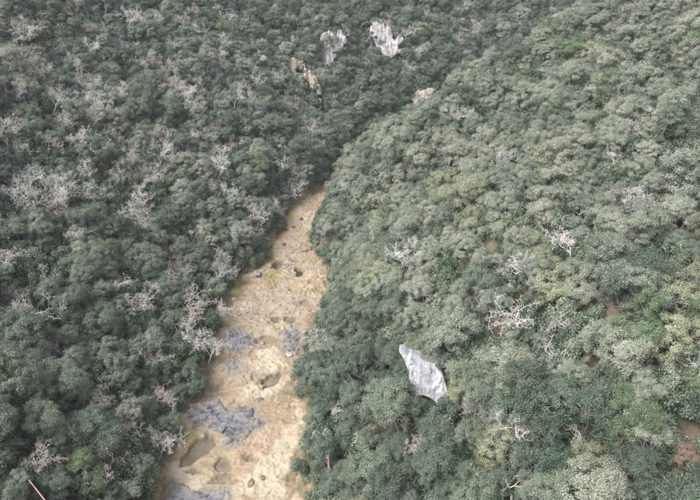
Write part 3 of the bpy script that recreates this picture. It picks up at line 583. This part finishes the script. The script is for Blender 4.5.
def oak_noun(t): return ('broad ' if t['s'] > 1.2 else 'small ' if t['s'] < .82 else '') + WORD[t['key'][0]] + ' evergreen oak'
def bare_noun(t): return {'upright': 'pale upright bare tree', 'pale2': 'pale bare tree', 'pink': 'pinkish bare tree', 'dense': 'dense pinkish bare tree', 'spread2': 'spreading pinkish bare tree', 'spread': 'spreading pale bare tree', 'white': 'bleached bare tree', 'white2': 'crooked bleached bare tree', 'snag': 'bleached snag'}[t['key']]
auto_labels(ind_o, [i for i in oaks if vis[i] > 2 or i in ind_o], oak_noun); auto_labels(ind_b, [i for i in bares if vis[i] > 2 or i in ind_b], bare_noun)

# ------------------------------------------------------------------ the trees themselves
first = {}
def empty(name, t):
    e = bpy.data.objects.new(name, None); e.empty_display_size = .3; C.objects.link(e); e.location = (t['x'], t['y'], t['z']); e.rotation_euler = (random.uniform(-.08, .08), random.uniform(-.08, .08), t['rot']); s = t['s']
    e.scale = (s, s, s * random.uniform(.9, 1.1)); return e
for i in sorted(ind_o, key=lambda i: -vis[i]):
    t = trees[i]; e = empty('evergreen_oak', t); side = 'right' if right_side(np.array([t['x']]), np.array([t['y']]))[0] else 'left'
    e.location.z -= .45 * t['s']; tag(e, t['label'], 'tree', f'evergreen oaks on the {side} slope'); k = t['key'][1]
    link('trunk', TM[k], e); br = link('branches', BM_[k], e); cr = link('crown', OAK[t['key']], e); first.setdefault(t['key'], (cr, br))
for i in sorted(ind_b, key=lambda i: -vis[i]):
    t = trees[i]; e = empty('bare_tree', t); side = 'right' if right_side(np.array([t['x']]), np.array([t['y']]))[0] else 'left'
    tag(e, t['label'], 'bare tree', f'bare trees on the {side} slope'); a, b = BARE[t['key']]; link('trunk', a, e); b and tag(link('twigs', b, e), kind='stuff')
# single dead trunks seen at the bottom edge
def dead_trunk(px0, py0, px1, py1, depth_mid, m, name, label, r, knob):
    top = hit(px0, py0, depth_mid); dpt = top @ np.array([0, CP, 0]) + (CAM_H - top[2]) * SP; d = ray(px1, py1); bot = np.array([0, 0, CAM_H]) + d * dpt; v = (bot - top); gz_ = float(gheight(bot[0], bot[1])); base = bot.copy()
    for _ in range(40):
        if base[2] < float(gheight(base[0], base[1])) - .3: break
        base = base + unit(v) * .3
    rng = np.random.default_rng(int(px0)); L = np.linalg.norm(top - base); sg = []; p = base; n = 7
    for k in range(1, n + 1):
        q = base + (top - base) * k / n + rng.normal(size=3) * .05 * (k < n); sg.append((p - base, q - base, r * (1 - .45 * (k - 1) / n), r * (1 - .45 * k / n))); p = q
    e = bpy.data.objects.new(name, None); C.objects.link(e); e.location = base; tag(e, label, 'dead tree'); link('trunk', np_mesh('trunk', *tubes(sg, 8), m, None, True), e)
    st = []
    for _ in range(knob):
        f = rng.uniform(.35, .98); a = (top - base) * f; dd = unit(rng.normal(size=3) + [0, 0, .2]); l = rng.uniform(.3, 1.1) * (1.2 - f * .6); st += [(a, a + dd * l * .6, r * .35, r * .25), (a + dd * l * .6, a + dd * l + rng.normal(size=3) * .12, r * .25, r * .1)]
    link('branch_stubs', np_mesh('branch_stubs', *tubes(st, 5), m, None, True), e)
dead_trunk(328, 455, 331, 500, 5.0, M_red, 'dead_tree', 'reddish dead trunk with short stubs by the right bank at the bottom', .19, 22)
dead_trunk(29, 480, 46, 500, 5.2, M_rose, 'dead_tree', 'rosy leaning bare pole in the lower left corner', .12, 4)

# ---- shrubs along the stream banks, each a thing
shr_xy = []; rb = random.Random(5)
for side, E in (('left', BED_L), ('right', BED_R)):
    for a, b in zip(E[:-1], E[1:]):
        A, B = onz(*a), onz(*b); L = np.linalg.norm(B - A); nrm = np.array([-(B - A)[1], (B - A)[0]]) / L * (-1 if side == 'left' else 1)
        for k in range(max(1, int(L / 2.6))):
            p = A + (B - A) * (k + rb.random()) / max(1, int(L / 2.6)) + nrm * rb.uniform(.3, 1.6) ; s = rb.uniform(.6, 1.5)
            if blocks(np.array([p[0]]), np.array([p[1]]), np.array([float(height(*p)) + .5]), np.array([s]), .35)[0]: p = p + nrm * 1.0
            shr_xy.append((p[0], p[1], s, side))
cnt = {'left': 0, 'right': 0}
for x, y, s, side in shr_xy:
    z = max(float(height(x, y)), float(gheight(x, y))) - .1; tone = rb.choice(['dark', 'dark', 'mid', 'mid', 'mid', 'grey', 'grey', 'olive', 'green']); q = project(x, y, z + .5); t = dict(x=x, y=y, z=z, s=s, rot=rb.uniform(0, 6), cx=float(q[0]), cy=float(q[1]), key=tone, side=side)
    trees.append(t); t['sp'] = 'shrub'
sh = [i for i, t in enumerate(trees) if t['sp'] == 'shrub']; LAND += [(210, 440, 'the long brown pool'), (262, 380, 'the crescent pool'), (289, 211, 'the narrow upper bed')]
auto_labels(sh, sh, lambda t: WORD[t['key']] + ' bank shrub')
for i in sh:
    t = trees[i]; e = empty('shrub', t); tag(e, t['label'], 'shrub', f"low shrubs along the {t['side']} bank"); a, b = SHR[t['key']]; f_ = link('foliage', a, e); link('stems', b, e); first.setdefault('shrub_' + t['key'], (f_, None))

# ---- the rest of the wood and the undergrowth: two masses, instanced with geometry nodes
def mass(name, pts, rots, scls, idx, sources, label):
    me = bpy.data.meshes.new(name); me.from_pydata([tuple(p) for p in pts], [], [])
    for an, ty, data in (('rot', 'FLOAT_VECTOR', rots), ('scl', 'FLOAT_VECTOR', scls)): a = me.attributes.new(an, ty, 'POINT'); a.data.foreach_set('vector', np.asarray(data, np.float32).ravel())
    a = me.attributes.new('pick', 'INT', 'POINT'); a.data.foreach_set('value', np.asarray(idx, np.int32))
    o = link(name, me); ng = bpy.data.node_groups.new(name, 'GeometryNodeTree'); ng.interface.new_socket('Geometry', in_out='INPUT', socket_type='NodeSocketGeometry'); ng.interface.new_socket('Geometry', in_out='OUTPUT', socket_type='NodeSocketGeometry')
    gi, go = ng.nodes.new('NodeGroupInput'), ng.nodes.new('NodeGroupOutput'); out = ng.nodes.new('GeometryNodeJoinGeometry')
    def attr(n_, ty): q = ng.nodes.new('GeometryNodeInputNamedAttribute'); q.data_type = ty; q.inputs['Name'].default_value = n_; return q.outputs[0]
    for k, objs in enumerate(sources):
        cmp = ng.nodes.new('FunctionNodeCompare'); cmp.data_type = 'INT'; cmp.operation = 'EQUAL'; ng.links.new(attr('pick', 'INT'), cmp.inputs[2]); cmp.inputs[3].default_value = k
        for src in objs:
            if src is None: continue
            oi = ng.nodes.new('GeometryNodeObjectInfo'); oi.transform_space = 'ORIGINAL'; oi.inputs['Object'].default_value = src; oi.inputs['As Instance'].default_value = True
            ip = ng.nodes.new('GeometryNodeInstanceOnPoints'); ng.links.new(gi.outputs[0], ip.inputs['Points']); ng.links.new(cmp.outputs[0], ip.inputs['Selection']); ng.links.new(oi.outputs['Geometry'], ip.inputs['Instance']); ng.links.new(attr('rot', 'FLOAT_VECTOR'), ip.inputs['Rotation']); ng.links.new(attr('scl', 'FLOAT_VECTOR'), ip.inputs['Scale']); ng.links.new(ip.outputs[0], out.inputs[0])
    ng.links.new(out.outputs[0], go.inputs[0]); md = o.modifiers.new('scatter', 'NODES'); md.node_group = ng; tag(o, label, 'woodland', kind='stuff'); return o
keys = [k for k in first if isinstance(k, tuple)]
rest = [i for i in oaks if i not in ind_o]
mass('distant_woodland', [(trees[i]['x'], trees[i]['y'], trees[i]['z'] - .45 * trees[i]['s']) for i in rest], [(random.uniform(-.1, .1), random.uniform(-.1, .1), trees[i]['rot']) for i in rest], [(trees[i]['s'],) * 3 for i in rest],
     [keys.index(trees[i]['key']) if trees[i]['key'] in keys else 0 for i in rest], [first[k] for k in keys], 'unbroken evergreen oak wood covering the farther slopes')
ux, uy = np.meshgrid(np.arange(-150, 140, 1.5), np.arange(8, 300, 1.5)); ux = ux.ravel() + RNG.uniform(-.9, .9, ux.size); uy = uy.ravel() + RNG.uniform(-.9, .9, uy.size); uz = gheight(ux, uy)
upx, upy, udep = project(ux, uy, uz + 1); us = RNG.uniform(1.0, 2.1, ux.size); ub = sdf(ux, uy, BED_W)
uok = (udep > 15) & (upx > -50) & (upx < 750) & (upy > -40) & (upy < 560) & (ub > .8) & ~blocks(ux, uy, uz + .9 * us, us, .5, 8)
for p, r, c in CLEAR_W: uok &= ~((np.hypot(ux - p[0], uy - p[1]) < r) & (RNG.random(ux.size) < .72))
TX = np.array([(t['x'], t['y'], t['r']) for t in trees if t['sp'] == 'oak'])
for c0 in range(0, len(ux), 4000):
    sl = slice(c0, c0 + 4000); uok[sl] &= ~(((ux[sl, None] - TX[:, 0]) ** 2 + (uy[sl, None] - TX[:, 1]) ** 2) < (TX[:, 2] * .55) ** 2).any(1)
ui = np.nonzero(uok)[0]; sk = [k for k in first if isinstance(k, str)]; wt = np.array([{'shrub_dark': 4, 'shrub_mid': 6, 'shrub_grey': 3, 'shrub_green': .6, 'shrub_olive': .3}[k] for k in sk], float)
mass('undergrowth', np.stack([ux, uy, uz - .1], 1)[ui], [(0, 0, random.uniform(0, 6.28)) for _ in ui], np.stack([us, us, us * RNG.uniform(.8, 1.5, us.size)], 1)[ui], RNG.choice(len(sk), len(ui), p=wt / wt.sum()), [first[k] for k in sk], 'low evergreen undergrowth filling the gaps between the trees')['category'] = 'undergrowth'
#HAZE
# ---- thin damp air in the valley
hz = bpy.data.materials.new('haze'); hz.use_nodes = True; hn = hz.node_tree; hn.nodes.remove(hn.nodes['Principled BSDF']); pv = hn.nodes.new('ShaderNodeVolumePrincipled')
pv.inputs['Color'].default_value = (.86, .92, 1, 1); pv.inputs['Density'].default_value = HAZE; pv.inputs['Anisotropy'].default_value = .1; hn.links.new(pv.outputs[0], hn.nodes['Material Output'].inputs['Volume'])
X0, X1, Y0, Y1, ZB, ZT = -190, 180, -50, 350, -5, 135
hv = [(x, y, z) for z in (ZB, ZT) for y in (Y0, Y1) for x in (X0, X1)]
tag(link('haze', np_mesh('haze', hv, [(0, 2, 3, 1), (4, 5, 7, 6), (0, 1, 5, 4), (2, 6, 7, 3), (0, 4, 6, 2), (1, 3, 7, 5)], hz)), 'thin pale haze filling the valley air', 'haze', kind='stuff')
